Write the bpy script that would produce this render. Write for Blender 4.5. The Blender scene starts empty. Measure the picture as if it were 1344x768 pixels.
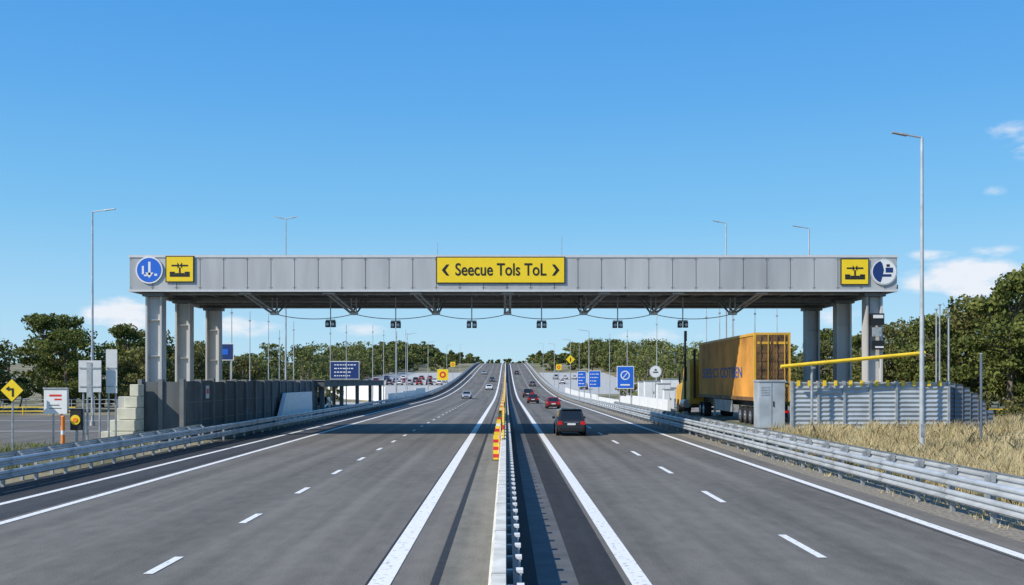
import bpy, math, random
import numpy as np
from mathutils import Vector, Matrix
random.seed(7); rng=np.random.default_rng(11)
scn=bpy.context.scene
for vs in (scn.view_settings,):
    vs.view_transform='Standard'; vs.look='None'; vs.exposure=0; vs.gamma=1

# ---------------------------------------------------------------- terrain
def prof(y):
    t=min(1,max(0,(y-170)/530.0)); return 15*(t*t*(3-2*t))
def sst(a,b,x):
    t=min(1,max(0,(x-a)/(b-a))); return t*t*(3-2*t)
def H(x,y):
    m=0.9*sst(13.2,14.4,x)*(1-sst(30,36,x))*sst(46,56,y)*(1-sst(105,125,y))
    return prof(y)+m
YS=list(np.arange(-60,40,5.0))+list(np.arange(40,62,2.0))+list(np.arange(62,170,6.0))+list(np.arange(170,720,10.0))+[720,800,1000,1500,3000,7000]
YS=[float(a) for a in YS]

# ---------------------------------------------------------------- materials
def newmat(name):
    m=bpy.data.materials.new(name); m.use_nodes=True
    nt=m.node_tree; b=nt.nodes['Principled BSDF']; return m,nt,b
def N(nt,t,**k):
    n=nt.nodes.new(t)
    for a,v in k.items():
        if a in n.inputs: n.inputs[a].default_value=v
        else: setattr(n,a,v)
    return n
def mat(name,col,rough=0.6,metal=0.0,var=0.15,scale=3.0,bump=0.0,stretch=(1,1,1),spec=0.5,fine=0.0):
    m,nt,b=newmat(name)
    tc=N(nt,'ShaderNodeTexCoord'); mp=N(nt,'ShaderNodeMapping'); mp.inputs['Scale'].default_value=stretch
    nt.links.new(tc.outputs['Object'],mp.inputs['Vector'])
    no=N(nt,'ShaderNodeTexNoise'); no.inputs['Scale'].default_value=scale; no.inputs['Detail'].default_value=5
    nt.links.new(mp.outputs[0],no.inputs['Vector'])
    r=N(nt,'ShaderNodeValToRGB')
    c=np.array(col)
    r.color_ramp.elements[0].position=0.3; r.color_ramp.elements[1].position=0.7
    r.color_ramp.elements[0].color=(*(np.clip(c*(1-var),0,1)),1); r.color_ramp.elements[1].color=(*(np.clip(c*(1+var),0,1)),1)
    nt.links.new(no.outputs[0],r.inputs[0])
    nt.links.new(r.outputs[0],b.inputs['Base Color'])
    b.inputs['Roughness'].default_value=rough; b.inputs['Metallic'].default_value=metal
    b.inputs['Specular IOR Level'].default_value=spec
    if bump:
        bp=N(nt,'ShaderNodeBump'); bp.inputs['Strength'].default_value=bump; bp.inputs['Distance'].default_value=0.02
        nt.links.new(no.outputs[0],bp.inputs['Height']); nt.links.new(bp.outputs[0],b.inputs['Normal'])
    return m

def asphalt(name,c1,c2,tracks=False):
    m,nt,b=newmat(name); L=nt.links.new
    tc=N(nt,'ShaderNodeTexCoord')
    def noise(sc,st,det=4):
        mp=N(nt,'ShaderNodeMapping'); mp.inputs['Scale'].default_value=st; L(tc.outputs['Object'],mp.inputs[0])
        n=N(nt,'ShaderNodeTexNoise'); n.inputs['Scale'].default_value=sc; n.inputs['Detail'].default_value=det; L(mp.outputs[0],n.inputs[0]); return n
    n1=noise(1.5,(1,0.009,1),4); n2=noise(0.3,(1,0.4,1),3); n3=noise(24,(1,1,1),2); n4=noise(2.6,(1,.45,1),6)
    def mth(op,a,bv):
        x=N(nt,'ShaderNodeMath'); x.operation=op
        for i,s in enumerate((a,bv)):
            if isinstance(s,(int,float)): x.inputs[i].default_value=s
            else: L(s,x.inputs[i])
        return x.outputs[0]
    s=mth('ADD',mth('MULTIPLY',n1.outputs[0],0.36),mth('MULTIPLY',n2.outputs[0],0.20))
    s=mth('ADD',s,mth('MULTIPLY',n3.outputs[0],0.26)); s=mth('ADD',s,mth('MULTIPLY',n4.outputs[0],0.18))
    if tracks:  # polished wheel paths along each lane
        sx=N(nt,'ShaderNodeSeparateXYZ'); L(tc.outputs['Object'],sx.inputs[0])
        ab=mth('ABSOLUTE',sx.outputs[0],0); ph=mth('MULTIPLY',mth('SUBTRACT',ab,2.2),2*math.pi/2.05)
        s=mth('ADD',s,mth('MULTIPLY',mth('COSINE',ph,0),0.022))
    r=N(nt,'ShaderNodeValToRGB'); r.color_ramp.elements[0].position=0.40; r.color_ramp.elements[1].position=0.60
    r.color_ramp.elements[0].color=(*c1,1); r.color_ramp.elements[1].color=(*c2,1); L(s,r.inputs[0])
    L(r.outputs[0],b.inputs['Base Color']); b.inputs['Roughness'].default_value=0.85; b.inputs['Specular IOR Level'].default_value=0.25
    bp=N(nt,'ShaderNodeBump'); bp.inputs['Strength'].default_value=0.6; bp.inputs['Distance'].default_value=0.012; L(n3.outputs[0],bp.inputs['Height']); L(bp.outputs[0],b.inputs['Normal'])
    return m
M_road=asphalt('asphalt',(0.108,0.099,0.086),(0.205,0.188,0.163),True)
M_roadD=asphalt('asphalt_dark',(0.024,0.024,0.026),(0.052,0.052,0.053))  # dark asphalt; rail and median barrier shadow also put into this tone
M_roadE=asphalt('asphalt_painted_shadow',(0.040,0.041,0.044),(0.085,0.085,0.087))  # roadside shadow between the left outer lines, painted as darker asphalt
M_roadM=asphalt('asphalt_shoulder',(0.11,0.105,0.088),(0.24,0.225,0.19))
M_tar=mat('tar_seam',(0.022,0.022,0.022),0.7,var=.4,scale=4)
M_conc=mat('concrete',(0.45,0.44,0.41),0.85,var=.2,scale=1.2,bump=.3)
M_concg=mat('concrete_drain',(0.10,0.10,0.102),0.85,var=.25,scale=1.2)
M_cream=mat('cream_concrete',(0.60,0.57,0.44),0.85,var=.15,scale=2)
M_white=mat('white_paint',(0.76,0.76,0.74),0.6,var=.06,scale=2)
M_wbar=mat('white_barrier',(0.66,0.63,0.55),0.7,var=.22,scale=2.5)
def linemat():
    m,nt,b=newmat('road_marking_paint'); L=nt.links.new
    tc=N(nt,'ShaderNodeTexCoord'); n=N(nt,'ShaderNodeTexNoise'); n.inputs['Scale'].default_value=9; n.inputs['Detail'].default_value=6; L(tc.outputs['Object'],n.inputs[0])
    r=N(nt,'ShaderNodeValToRGB'); r.color_ramp.elements[0].position=.30; r.color_ramp.elements[1].position=.44
    r.color_ramp.elements[0].color=(.36,.35,.34,1); r.color_ramp.elements[1].color=(.80,.79,.76,1); L(n.outputs[0],r.inputs[0]); L(r.outputs[0],b.inputs['Base Color']); b.inputs['Roughness'].default_value=.7
    return m
M_line=linemat()
M_steel=mat('galvanised_steel',(0.47,0.49,0.50),0.45,.25,var=.2,scale=1.5)
M_steel2=mat('galvanised_post',(0.36,0.38,0.39),0.5,.25,var=.25,scale=4)
M_medrail=mat('median_rail_steel',(0.08,0.085,0.09),0.55,.2,var=.25,scale=3)
M_pan=[mat('cladding_panel_%d'%i,c,0.45,.12,var=.12,scale=.9,stretch=(1.4,1,.18)) for i,c in enumerate([(0.46,0.455,0.45),(0.40,0.40,0.40),(0.50,0.495,0.485)])]
M_trim=mat('cladding_trim',(0.62,0.62,0.61),0.4,.1,var=.06)
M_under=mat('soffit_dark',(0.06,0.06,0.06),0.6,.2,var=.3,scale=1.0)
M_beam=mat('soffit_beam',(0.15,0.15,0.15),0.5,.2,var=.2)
M_col=mat('column_steel',(0.50,0.49,0.47),0.6,.0,var=.14,scale=.8,stretch=(1,1,.3))
M_black=mat('black_plastic',(0.012,0.012,0.013),0.5,var=.2)
M_yel=mat('sign_yellow',(0.90,0.62,0.012),0.45,var=.03)
M_yelp=mat('yellow_paint',(0.86,0.58,0.03),0.5,var=.12)
M_blue=mat('sign_blue',(0.015,0.13,0.60),0.45,var=.06)
M_navy=mat('sign_navy',(0.01,0.035,0.15),0.45,var=.06)
M_red=mat('sign_red',(0.68,0.03,0.02),0.5,var=.05)
M_orng=mat('orange_plastic',(0.88,0.22,0.02),0.5,var=.08)
M_wall=mat('noise_wall_panel',(0.105,0.112,0.112),0.85,var=.3,scale=.9,bump=.3,stretch=(1,1,.4))
M_wallp=mat('noise_wall_post',(0.17,0.175,0.17),0.8,var=.2,scale=1)
M_corr=mat('corrugated_metal',(0.42,0.46,0.49),0.5,.2,var=.2,scale=1)
M_corrd=mat('corrugated_metal_dark',(0.15,0.18,0.22),0.5,.3,var=.15,scale=1)
M_tyre=mat('tyre',(0.018,0.018,0.018),0.85,var=.2)
M_rim=mat('wheel_rim',(0.4,0.4,0.42),0.35,.7,var=.1)
M_glass=mat('car_glass',(0.012,0.015,0.018),0.06,0,var=.1,spec=.8)
M_tail=mat('tail_light',(0.60,0.012,0.01),0.2,var=.1)
M_trail=mat('trailer_side',(0.60,0.30,0.06),0.6,.0,var=.42,scale=.5,stretch=(1,1,.8))
M_trailf=mat('trailer_frame',(0.70,0.38,0.04),0.5,.0,var=.2,scale=1)
M_trailb=mat('trailer_door',(0.16,0.085,0.03),0.6,.05,var=.6,scale=1.6)  # rear doors: shade on the end facing the camera put into the darker colour
M_txt=mat('faded_blue_lettering',(0.06,0.10,0.28),0.6,var=.35,scale=1.5)
M_bark=mat('bark',(0.16,0.13,0.095),0.9,var=.35,scale=2)
def groundmat():
    m,nt,b=newmat('ground_soil_grass'); L=nt.links.new
    tc=N(nt,'ShaderNodeTexCoord')
    n=N(nt,'ShaderNodeTexNoise'); n.inputs['Scale'].default_value=.12; n.inputs['Detail'].default_value=6; L(tc.outputs['Object'],n.inputs[0])
    n2=N(nt,'ShaderNodeTexNoise'); n2.inputs['Scale'].default_value=6; n2.inputs['Detail'].default_value=5; L(tc.outputs['Object'],n2.inputs[0])
    ad=N(nt,'ShaderNodeMath'); ad.operation='MULTIPLY_ADD'; L(n2.outputs[0],ad.inputs[0]); ad.inputs[1].default_value=.45; L(n.outputs[0],ad.inputs[2])
    r=N(nt,'ShaderNodeValToRGB'); e=r.color_ramp.elements; e[0].position=.52; e[0].color=(.07,.09,.035,1); e[1].position=.92; e[1].color=(.32,.28,.19,1)
    k=e.new(.68); k.color=(.17,.15,.07,1); k=e.new(.76); k.color=(.26,.22,.13,1)
    L(ad.outputs[0],r.inputs[0]); L(r.outputs[0],b.inputs['Base Color']); b.inputs['Roughness'].default_value=.95
    bp=N(nt,'ShaderNodeBump'); bp.inputs['Strength'].default_value=.8; bp.inputs['Distance'].default_value=.05; L(n2.outputs[0],bp.inputs['Height']); L(bp.outputs[0],b.inputs['Normal'])
    return m
M_ground=groundmat()
M_gravel=mat('gravel',(0.24,0.21,0.165),0.95,var=.5,scale=9,bump=.8)
def leafmat(name,dark,light,sc=.35,trans=.25,lo=.42,hi=.88):
    m,nt,b=newmat(name); L=nt.links.new
    g=N(nt,'ShaderNodeNewGeometry'); n=N(nt,'ShaderNodeTexNoise'); n.inputs['Scale'].default_value=sc; n.inputs['Detail'].default_value=3; L(g.outputs['Position'],n.inputs[0])
    add=N(nt,'ShaderNodeMath'); add.operation='MULTIPLY_ADD'; L(g.outputs['Random Per Island'],add.inputs[0]); add.inputs[1].default_value=.35; L(n.outputs[0],add.inputs[2])
    r=N(nt,'ShaderNodeValToRGB'); r.color_ramp.elements[0].position=lo; r.color_ramp.elements[1].position=hi
    r.color_ramp.elements[0].color=(*dark,1); r.color_ramp.elements[1].color=(*light,1); L(add.outputs[0],r.inputs[0])
    b.inputs['Roughness'].default_value=.75; b.inputs['Specular IOR Level'].default_value=.15; L(r.outputs[0],b.inputs['Base Color'])
    if trans:
        tr=N(nt,'ShaderNodeBsdfTranslucent'); L(r.outputs[0],tr.inputs[0]); mx=N(nt,'ShaderNodeMixShader'); mx.inputs[0].default_value=trans
        L(b.outputs[0],mx.inputs[1]); L(tr.outputs[0],mx.inputs[2]); L(mx.outputs[0],nt.nodes['Material Output'].inputs[0])
    return m
M_leaf=leafmat('foliage',(.045,.066,.018),(.20,.22,.055),trans=.22)
M_leaf2=leafmat('foliage_olive',(.06,.072,.022),(.25,.235,.08),trans=.22)
M_leaf3=leafmat('foliage_distant',(.05,.07,.022),(.20,.215,.068),.12,0)
M_dry=leafmat('dry_grass',(.42,.34,.17),(.76,.64,.38),.5,.25)
M_grn=leafmat('green_grass',(.09,.12,.03),(.28,.30,.10),.5,.25)

# ---------------------------------------------------------------- mesh builder
class MB:
    def __init__(s): s.v=[];s.f=[];s.m=[];s.mats=[]
    def mi(s,m):
        if m not in s.mats: s.mats.append(m)
        return s.mats.index(m)
    def add(s,vs,fs,m,M=None):
        o=len(s.v)
        s.v+= [tuple(M@Vector(p)) for p in vs] if M is not None else [tuple(p) for p in vs]
        s.f+=[tuple(o+i for i in f) for f in fs]; s.m+=[s.mi(m)]*len(fs)
    def box(s,x0,x1,y0,y1,z0,z1,m,M=None):
        vs=[(x0,y0,z0),(x1,y0,z0),(x1,y1,z0),(x0,y1,z0),(x0,y0,z1),(x1,y0,z1),(x1,y1,z1),(x0,y1,z1)]
        s.add(vs,[(0,3,2,1),(4,5,6,7),(0,1,5,4),(1,2,6,5),(2,3,7,6),(3,0,4,7)],m,M)
    def cyl(s,p0,p1,r0,r1,m,n=10,M=None,cap=True):
        p0=Vector(p0);p1=Vector(p1);d=(p1-p0).normalized()
        a=d.orthogonal().normalized(); b=d.cross(a)
        vs=[];
        for p,r in((p0,r0),(p1,r1)):
            for i in range(n):
                t=2*math.pi*i/n; vs.append(p+(a*math.cos(t)+b*math.sin(t))*r)
        fs=[(i,(i+1)%n,n+(i+1)%n,n+i) for i in range(n)]
        if cap: fs+=[tuple(range(n))[::-1],tuple(range(n,2*n))]
        s.add(vs,fs,m,M)
    def tube(s,pts,rs,m,n=8):
        for i in range(len(pts)-1): s.cyl(pts[i],pts[i+1],rs[i],rs[i+1],m,n,cap=(i==0 or i==len(pts)-2))
    def extr(s,prof,y0,y1,m,axis='y',M=None):
        n=len(prof)
        if axis=='y': vs=[(a,y0,b) for a,b in prof]+[(a,y1,b) for a,b in prof]
        else: vs=[(y0,a,b) for a,b in prof]+[(y1,a,b) for a,b in prof]
        fs=[(i,(i+1)%n,n+(i+1)%n,n+i) for i in range(n)]+[tuple(range(n))[::-1],tuple(range(n,2*n))]
        s.add(vs,fs,m,M)
    def build(s,name,loc=(0,0,0),rz=0,bevel=0,smooth=False,parent=None):
        me=bpy.data.meshes.new(name); me.from_pydata(s.v,[],s.f)
        for m in s.mats: me.materials.append(m)
        me.polygons.foreach_set('material_index',s.m)
        if smooth: me.polygons.foreach_set('use_smooth',[True]*len(s.f))
        me.update()
        o=bpy.data.objects.new(name,me); scn.collection.objects.link(o); o.location=loc; o.rotation_euler=(0,0,rz)
        if bevel:
            b=o.modifiers.new('bevel','BEVEL'); b.width=bevel; b.segments=2; b.limit_method='ANGLE'; b.angle_limit=math.radians(35)
        if parent: o.parent=parent
        return o
def inst(o,name,loc,rz=0,sc=1):
    n=o.copy(); n.name=name; n.location=loc; n.rotation_euler=(0,0,rz); n.scale=(sc,sc,sc) if isinstance(sc,(int,float)) else sc
    scn.collection.objects.link(n); return n
def text(body,name,size,loc,m,parent,rot=None,wid=None,bold=0.0):
    c=bpy.data.curves.new(name,'FONT'); c.body=body; c.size=size; c.align_x='CENTER'; c.align_y='CENTER'; c.extrude=0.004; c.offset=bold
    t=bpy.data.objects.new(name+'_tmp',c); scn.collection.objects.link(t)
    bpy.context.view_layer.update()
    dg=bpy.context.evaluated_depsgraph_get(); me=bpy.data.meshes.new_from_object(t.evaluated_get(dg))
    w=max(v.co.x for v in me.vertices)-min(v.co.x for v in me.vertices)
    bpy.data.objects.remove(t)
    me.materials.clear(); me.materials.append(m)
    o=bpy.data.objects.new(name,me); scn.collection.objects.link(o)
    sx=(wid/w) if wid else 1
    R=rot if rot else Matrix(((1,0,0),(0,0,-1),(0,1,0)))
    o.matrix_world=Matrix.Translation(loc)@R.to_4x4()@Matrix.Diagonal((sx,1,1,1))
    if parent: 
        mw=o.matrix_world.copy(); o.parent=parent; o.matrix_parent_inverse=parent.matrix_basis.inverted(); o.matrix_basis=mw
    return o

# ---------------------------------------------------------------- ground & roads
def grid(name,xs,ys,hf,m,dz=0):
    me=bpy.data.meshes.new(name); vs=[(x,y,hf(x,y)+dz) for y in ys for x in xs]; nx=len(xs)
    fs=[(j*nx+i,j*nx+i+1,(j+1)*nx+i+1,(j+1)*nx+i) for j in range(len(ys)-1) for i in range(nx-1)]
    me.from_pydata(vs,[],fs); me.materials.append(m); o=bpy.data.objects.new(name,me); scn.collection.objects.link(o); return o
grid('ground',[-6000,-1500,-500,-200,-100,-60,-40,-25,-17,-16.4,-0.5,0.5,11.4,13,13.3,13.6,13.9,14.2,14.5,18,24,30,32,34,36,45,60,100,200,500,1500,6000],YS,H,M_ground)
Yr=[y for y in YS if y<=1000]
def hs(y): return float(np.interp(y,YS,[prof(a) for a in YS]))
def strip(mb,x0,x1,m,dz,y0=-60,y1=1000):
    ys=[y0]+[y for y in Yr if y0<y<y1]+[y1]
    vs=[];fs=[]
    for y in ys: vs+=[(x0,y,hs(y)+dz),(x1,y,hs(y)+dz)]
    for i in range(len(ys)-1): fs.append((2*i,2*i+1,2*i+3,2*i+2))
    mb.add(vs,fs,m)
b=MB(); strip(b,-16.9,-0.25,M_road,.004); b.build('road')
b=MB(); strip(b,0.25,11.2,M_road,.004); b.build('road')
b=MB(); strip(b,-16.9,-14.6,M_roadD,.008); strip(b,-14.6,-12.7,M_roadE,.008,y1=400); strip(b,-1.15,-0.25,M_roadM,.008); strip(b,-1.30,-1.15,M_tar,.012,y1=300)
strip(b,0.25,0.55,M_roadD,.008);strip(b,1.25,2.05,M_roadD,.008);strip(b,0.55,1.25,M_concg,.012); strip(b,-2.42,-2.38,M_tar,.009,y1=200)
strip(b,10.0,10.05,M_tar,.009,y1=200)
b.build('road_shoulder')
b=MB(); strip(b,11.2,13.2,M_gravel,.003); b.build('gravel_verge')
b=MB()
strip(b,-2.36,-1.98,M_line,.016); strip(b,2.16,2.5,M_line,.016)
strip(b,-12.5,-12.25,M_line,.016); strip(b,-14.42,-14.18,M_line,.016); strip(b,10.12,10.4,M_line,.016)
for i in range(80):
    y=5.3+6.6*i
    if y<560: strip(b,-6.56,-6.38,M_line,.016,y,y+1.8)
for i in range(62):
    y=1.8+9.2*i
    if y<560: strip(b,6.16,6.34,M_line,.016,y,y+3.0)
b.build('road_markings')
b=MB(); b.add([(-120,54,.006),(-22.9,54,.006),(-22.9,104,.006),(-120,104,.006)],[(0,1,2,3)],M_road); b.build('side_road')
b=MB(); strip(b,-60,-22.9,M_line,.012,71,71.3); strip(b,-60,-22.9,M_line,.012,90,90.3); b.build('side_road_markings')
grid('service_road',[37,60,100,160],[64,80,100,104],H,M_road,.006)
b=MB(); b.add([(-32,106,.006),(-17.4,106,.006),(-17.4,166,.006),(-32,166,.006)],[(0,1,2,3)],M_conc); b.build('concrete_apron')
grid('car_park',[-48,-17.4],[y for y in YS if 230<=y<=420],lambda x,y:prof(y),M_conc,.02)
grid('car_park',[13.4,40],[y for y in YS if 230<=y<=420],lambda x,y:prof(y),M_conc,.02)
grid('truck_pad',[14.5,18,24,29],[y for y in YS if 56<=y<=104],H,M_gravel,.01)

# ---------------------------------------------------------------- guard rails
def rail(name,x,s,y0,y1,tops,step=2.5,posth=.95,m=M_steel):
    b=MB(); prof_=[(0,-.155),(.035,-.14),(.085,-.10),(.085,-.06),(.02,-.02),(.02,.02),(.085,.06),(.085,.10),(.035,.14),(0,.155)]
    ys=[y0]+[y for y in Yr if y0<y<y1]+[y1]
    for zt in tops:
        P=[(x+s*a,zt+c) for a,c in prof_]; n=len(P)
        vs=[];fs=[]
        for y in ys: vs+=[(p[0],y,hs(y)+p[1]) for p in P]
        for j in range(len(ys)-1):
            for i in range(n-1): fs.append((j*n+i,j*n+i+1,(j+1)*n+i+1,(j+1)*n+i))
        b.add(vs,fs,m)
    y=y0+.6
    while y<y1:
        h=hs(y); b.box(x-s*.20-.05,x-s*.20+.05,y-.06,y+.06,h,h+posth,M_steel2)
        for zt in tops: b.box(min(x,x-s*.15),max(x,x-s*.15),y-.05,y+.05,h+zt-.12,h+zt+.12,M_steel2)
        y+=step if y<300 else step*3
    y=y0+.6
    while y<min(y1,150):
        for zt in tops:
            P=[(x+s*(a+.006),y+0,zt+c) for a,c in prof_]; n=len(P)
            b.add([(p[0],y-.16,hs(y)+p[2]) for p in P]+[(p[0],y+.16,hs(y)+p[2]) for p in P],[(i,i+1,n+i+1,n+i) for i in range(n-1)],M_steel2)
        y+=step*2
    return b.build(name)
rail('guard_rail',-16.4,1,-10,640,[.82,.42],2.4)
rail('guard_rail',11.75,-1,-10,640,[.88,.48],2.3,1.0)
rail('guard_rail',12.75,1,10,120,[.98],2.3,1.05)
rail('guard_rail',-17.3,-1,-10,58,[.9],2.4)

# ---------------------------------------------------------------- median barrier
b=MB()
ys=[-10]+[y for y in Yr if -10<y<900]+[900]
P=[(-.30,0),(-.30,.08),(-.22,.30),(-.19,.86),(.0,.86),(.02,.30),(.06,.08),(.06,0)]
n=len(P);vs=[];fs=[]
for y in ys: vs+=[(p[0],y,hs(y)+p[1]+.01) for p in P]
for j in range(len(ys)-1):
    for i in range(n-1): fs.append((j*n+i,(j+1)*n+i,(j+1)*n+i+1,j*n+i+1))
b.add(vs,fs,M_wbar)
y=-6.0
while y<160:
    h=hs(y)+.01; b.box(-.197,.004,y-.012,y+.012,h+.30,h+.863,M_medrail); y+=4.0
b.build('median_barrier')
b=MB(); P=[(.10,.40),(.19,.46),(.19,.52),(.12,.56),(.19,.62),(.19,.68),(.10,.74)]
n=len(P);vs=[];fs=[]
for y in ys: vs+=[(p[0],y,hs(y)+p[1]) for p in P]
for j in range(len(ys)-1):
    for i in range(n-1): fs.append((j*n+i,(j+1)*n+i,(j+1)*n+i+1,j*n+i+1))
b.add(vs,fs,M_medrail)
y=-8
while y<300:
    h=hs(y); b.box(.01,.10,y-.05,y+.05,h+.02,h+.74,M_steel2); b.box(.15,.25,y-.10,y+.10,h+.70,h+.75,M_white); b.box(.195,.23,y-.09,y+.09,h+.55,h+.699,M_white); y+=1.15
b.build('median_guard_rail')
b=MB(); y=45.0;k=0
while y<400:
    h=hs(y)+.01; xl=-.44
    b.box(xl-.02,xl+.02,y+.03,y+.07,h,h+1.1,M_black)
    mm=(M_yelp,M_yelp,M_red,M_yelp,M_white)[k%5]; m2=(M_red,M_white,M_yelp,M_orng,M_red)[k%5]
    b.box(xl-.115,xl+.115,y-.015,y+.015,h+.03,h+1.10,mm)
    for q in ((.12,.28),(.45,.60),(.78,.92)): b.box(xl-.118,xl+.118,y-.018,y+.018,h+q[0],h+q[1],m2)
    b.box(xl-.16,xl+.16,y-.1,y+.12,h,h+.03,M_black)
    y+=3.1; k+=1
b.build('hazard_marker_boards')
b=MB(); y=46
while y<330:
    h=hs(y)+.87; b.cyl((-.1,y,h),(-.1,y,h+.05),.10,.09,M_black,8); b.cyl((-.1,y,h+.05),(-.1,y,h+.95),.05,.045,M_yelp,8)
    b.cyl((-.1,y,h+.45),(-.1,y,h+.65),.054,.054,M_red if int(y/3)%2 else M_white,8); y+=3.0
b.build('delineator_posts')

# ---------------------------------------------------------------- toll gantry
gan=bpy.data.objects.new('toll_gantry',None); scn.collection.objects.link(gan)
GX0,GX1,GY0,GY1,GZ0,GZ1=-22.8,23.7,62.0,76.4,8.9,11.1
b=MB()
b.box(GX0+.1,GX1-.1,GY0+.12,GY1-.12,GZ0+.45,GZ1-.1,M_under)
x=GX0; i=0
while x<GX1-.2:
    x2=min(x+1.43,GX1); mm=M_pan[random.choice([0,0,1,2])]
    b.box(x+.018,x2-.018,GY0+random.uniform(-.008,.008),GY0+.1,GZ0+.14,GZ1-.14,mm); b.box(x+.015,x2-.015,GY1-.1,GY1,GZ0+.14,GZ1-.14,mm)
    for xx in (x+.07,x2-.07):
        for zz in (GZ0+.25,GZ1-.25): b.box(xx-.02,xx+.02,GY0-.02,GY0-.009,zz-.02,zz+.02,M_beam)
    x=x2
y=GY0+.12
while y<GY1-.3:
    y2=min(y+1.43,GY1-.12); b.box(GX0,GX0+.09,y+.015,y2-.015,GZ0+.14,GZ1-.14,M_pan[0]); b.box(GX1-.09,GX1,y+.015,y2-.015,GZ0+.14,GZ1-.14,M_pan[0]); y=y2
for (ya,yb) in((GY0-.04,GY0+.12),(GY1-.12,GY1+.04)):
    b.box(GX0-.05,GX1+.05,ya,yb,GZ1-.13,GZ1+.02,M_trim); b.box(GX0-.05,GX1+.05,ya,yb,GZ0,GZ0+.13,M_trim)
for (xa,xb) in((GX0-.04,GX0+.10),(GX1-.10,GX1+.04)):
    b.box(xa,xb,GY0+.125,GY1-.125,GZ1-.128,GZ1+.015,M_trim); b.box(xa,xb,GY0+.125,GY1-.125,GZ0+.003,GZ0+.127,M_trim)
b.build('cladding',parent=gan)
b=MB()
for k in range(33):
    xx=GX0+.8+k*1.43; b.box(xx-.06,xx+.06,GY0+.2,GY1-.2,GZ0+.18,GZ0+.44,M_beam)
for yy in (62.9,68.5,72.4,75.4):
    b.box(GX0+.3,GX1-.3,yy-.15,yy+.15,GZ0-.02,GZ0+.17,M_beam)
b.cyl((GX0+1,64.4,GZ0+.05),(GX1-1,64.4,GZ0+.05),.06,.06,M_steel2,8); b.cyl((GX0+1,70.4,GZ0+.05),(GX1-1,70.4,GZ0+.05),.05,.05,M_steel2,8)
b.build('soffit_beams',parent=gan)
b=MB()
for X in (-21.5,22.5):
    for Y in (62.9,68.5,75.4):
        w=.5
        b.box(X-w,X+w,Y-.10,Y+.10,0,GZ0-.25,M_col); b.box(X-w,X-w+.12,Y-.42,Y-.105,0,GZ0-.25,M_col); b.box(X+w-.12,X+w,Y-.42,Y-.105,0,GZ0-.25,M_col)
        b.box(X-w,X-w+.12,Y+.105,Y+.42,0,GZ0-.25,M_col); b.box(X+w-.12,X+w,Y+.105,Y+.42,0,GZ0-.25,M_col)
        b.box(X-w-.15,X+w+.15,Y-.55,Y+.55,GZ0-.245,GZ0-.03,M_beam); b.box(X-w-.2,X+w+.2,Y-.6,Y+.6,0,.35,M_conc)
        for zz in (2.5,5.0,7.2): b.box(X-w+.125,X+w-.125,Y-.30,Y-.105,zz,zz+.04,M_col)
b.build('columns',parent=gan,bevel=.01)
b=MB(); nodes=[-14.9,-9.8,-4.5,0.1,5.0,9.5,14.6]; sens=[-11.3,-7.1,-2.2,2.3,7.2,11.4]
for i,xn in enumerate(nodes):
    s=-1 if xn<-.5 else (1 if xn>.5 else 0)
    tx=xn+s*1.0
    for dx in (-.16,.16):
        b.cyl((tx+dx,62.6,8.85),(xn+dx,66,7.85),.075,.075,M_steel2,6); b.cyl((xn-s*.3+dx,68.4,8.85),(xn+dx,66,7.85),.06,.06,M_steel2,6)
        b.cyl((xn+dx,66,8.85),(xn+dx,66,7.85),.04,.04,M_steel2,6)
    for j in range(5):
        t0=j/5;t1=(j+1)/5; d=1 if j%2 else -1
        b.cyl((tx+(xn-tx)*t0-.16*d,62.6+3.4*t0,8.85-t0),(tx+(xn-tx)*t1+.16*d,62.6+3.4*t1,8.85-t1),.03,.03,M_steel2,6)
    b.box(xn-.25,xn+.25,65.8,66.2,7.75,7.95,M_steel)
    b.box(tx-.35,tx+.35,62.3,62.95,8.79,8.878,M_steel2)
for i in range(6):
    a,c=nodes[i],nodes[i+1]; xs=sens[i]; tt=(xs-a)/(c-a)
    def zc(t): return 7.85-.36*math.sin(math.pi*t)**.7
    pts=[(a+(c-a)*k/16,66,zc(k/16)) for k in range(17)]
    b.tube(pts,[.026]*17,M_steel2,6)
    zz=zc(tt)
    b.cyl((xs,66,8.9),(xs,66,zz-.1),.035,.035,M_steel2,6)
    b.box(xs-.32,xs-.04,65.85,66.15,zz-.58,zz-.2,M_black); b.box(xs+.04,xs+.32,65.85,66.15,zz-.58,zz-.2,M_black); b.box(xs-.3,xs+.3,65.9,66.1,zz-.19,zz-.1,M_steel2)
    b.cyl((xs-.18,65.84,zz-.4),(xs-.18,65.75,zz-.4),.09,.11,M_steel,8); b.cyl((xs+.18,65.84,zz-.4),(xs+.18,65.75,zz-.4),.09,.11,M_steel,8)
b.build('sensor_arms',parent=gan)
b=MB(); b.box(22.2,22.95,62.1,62.45,6.9,7.6,M_black); b.box(22.28,22.87,62.05,62.099,7.3,7.5,M_white); b.box(22.3,22.8,62.15,62.45,6.2,6.75,M_steel2); b.box(22.35,22.95,62.1,62.45,5.4,5.95,M_black); b.box(22.4,22.9,62.06,62.099,5.5,5.6,M_white)
b.cyl((22.1,62.3,5.0),(22.1,62.3,8.6),.04,.04,M_black,6)
b.cyl((-4.4,66,11.1),(-4.4,66,12.4),.02,.015,M_steel2,6); b.cyl((3.6,66,11.1),(3.6,66,12.8),.02,.015,M_steel2,6)
for xx in (-12,-2.2,9,15): b.box(xx-.3,xx+.3,65,66,11.05,11.14,M_steel2)
b.build('equipment_boxes',parent=gan)
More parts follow.
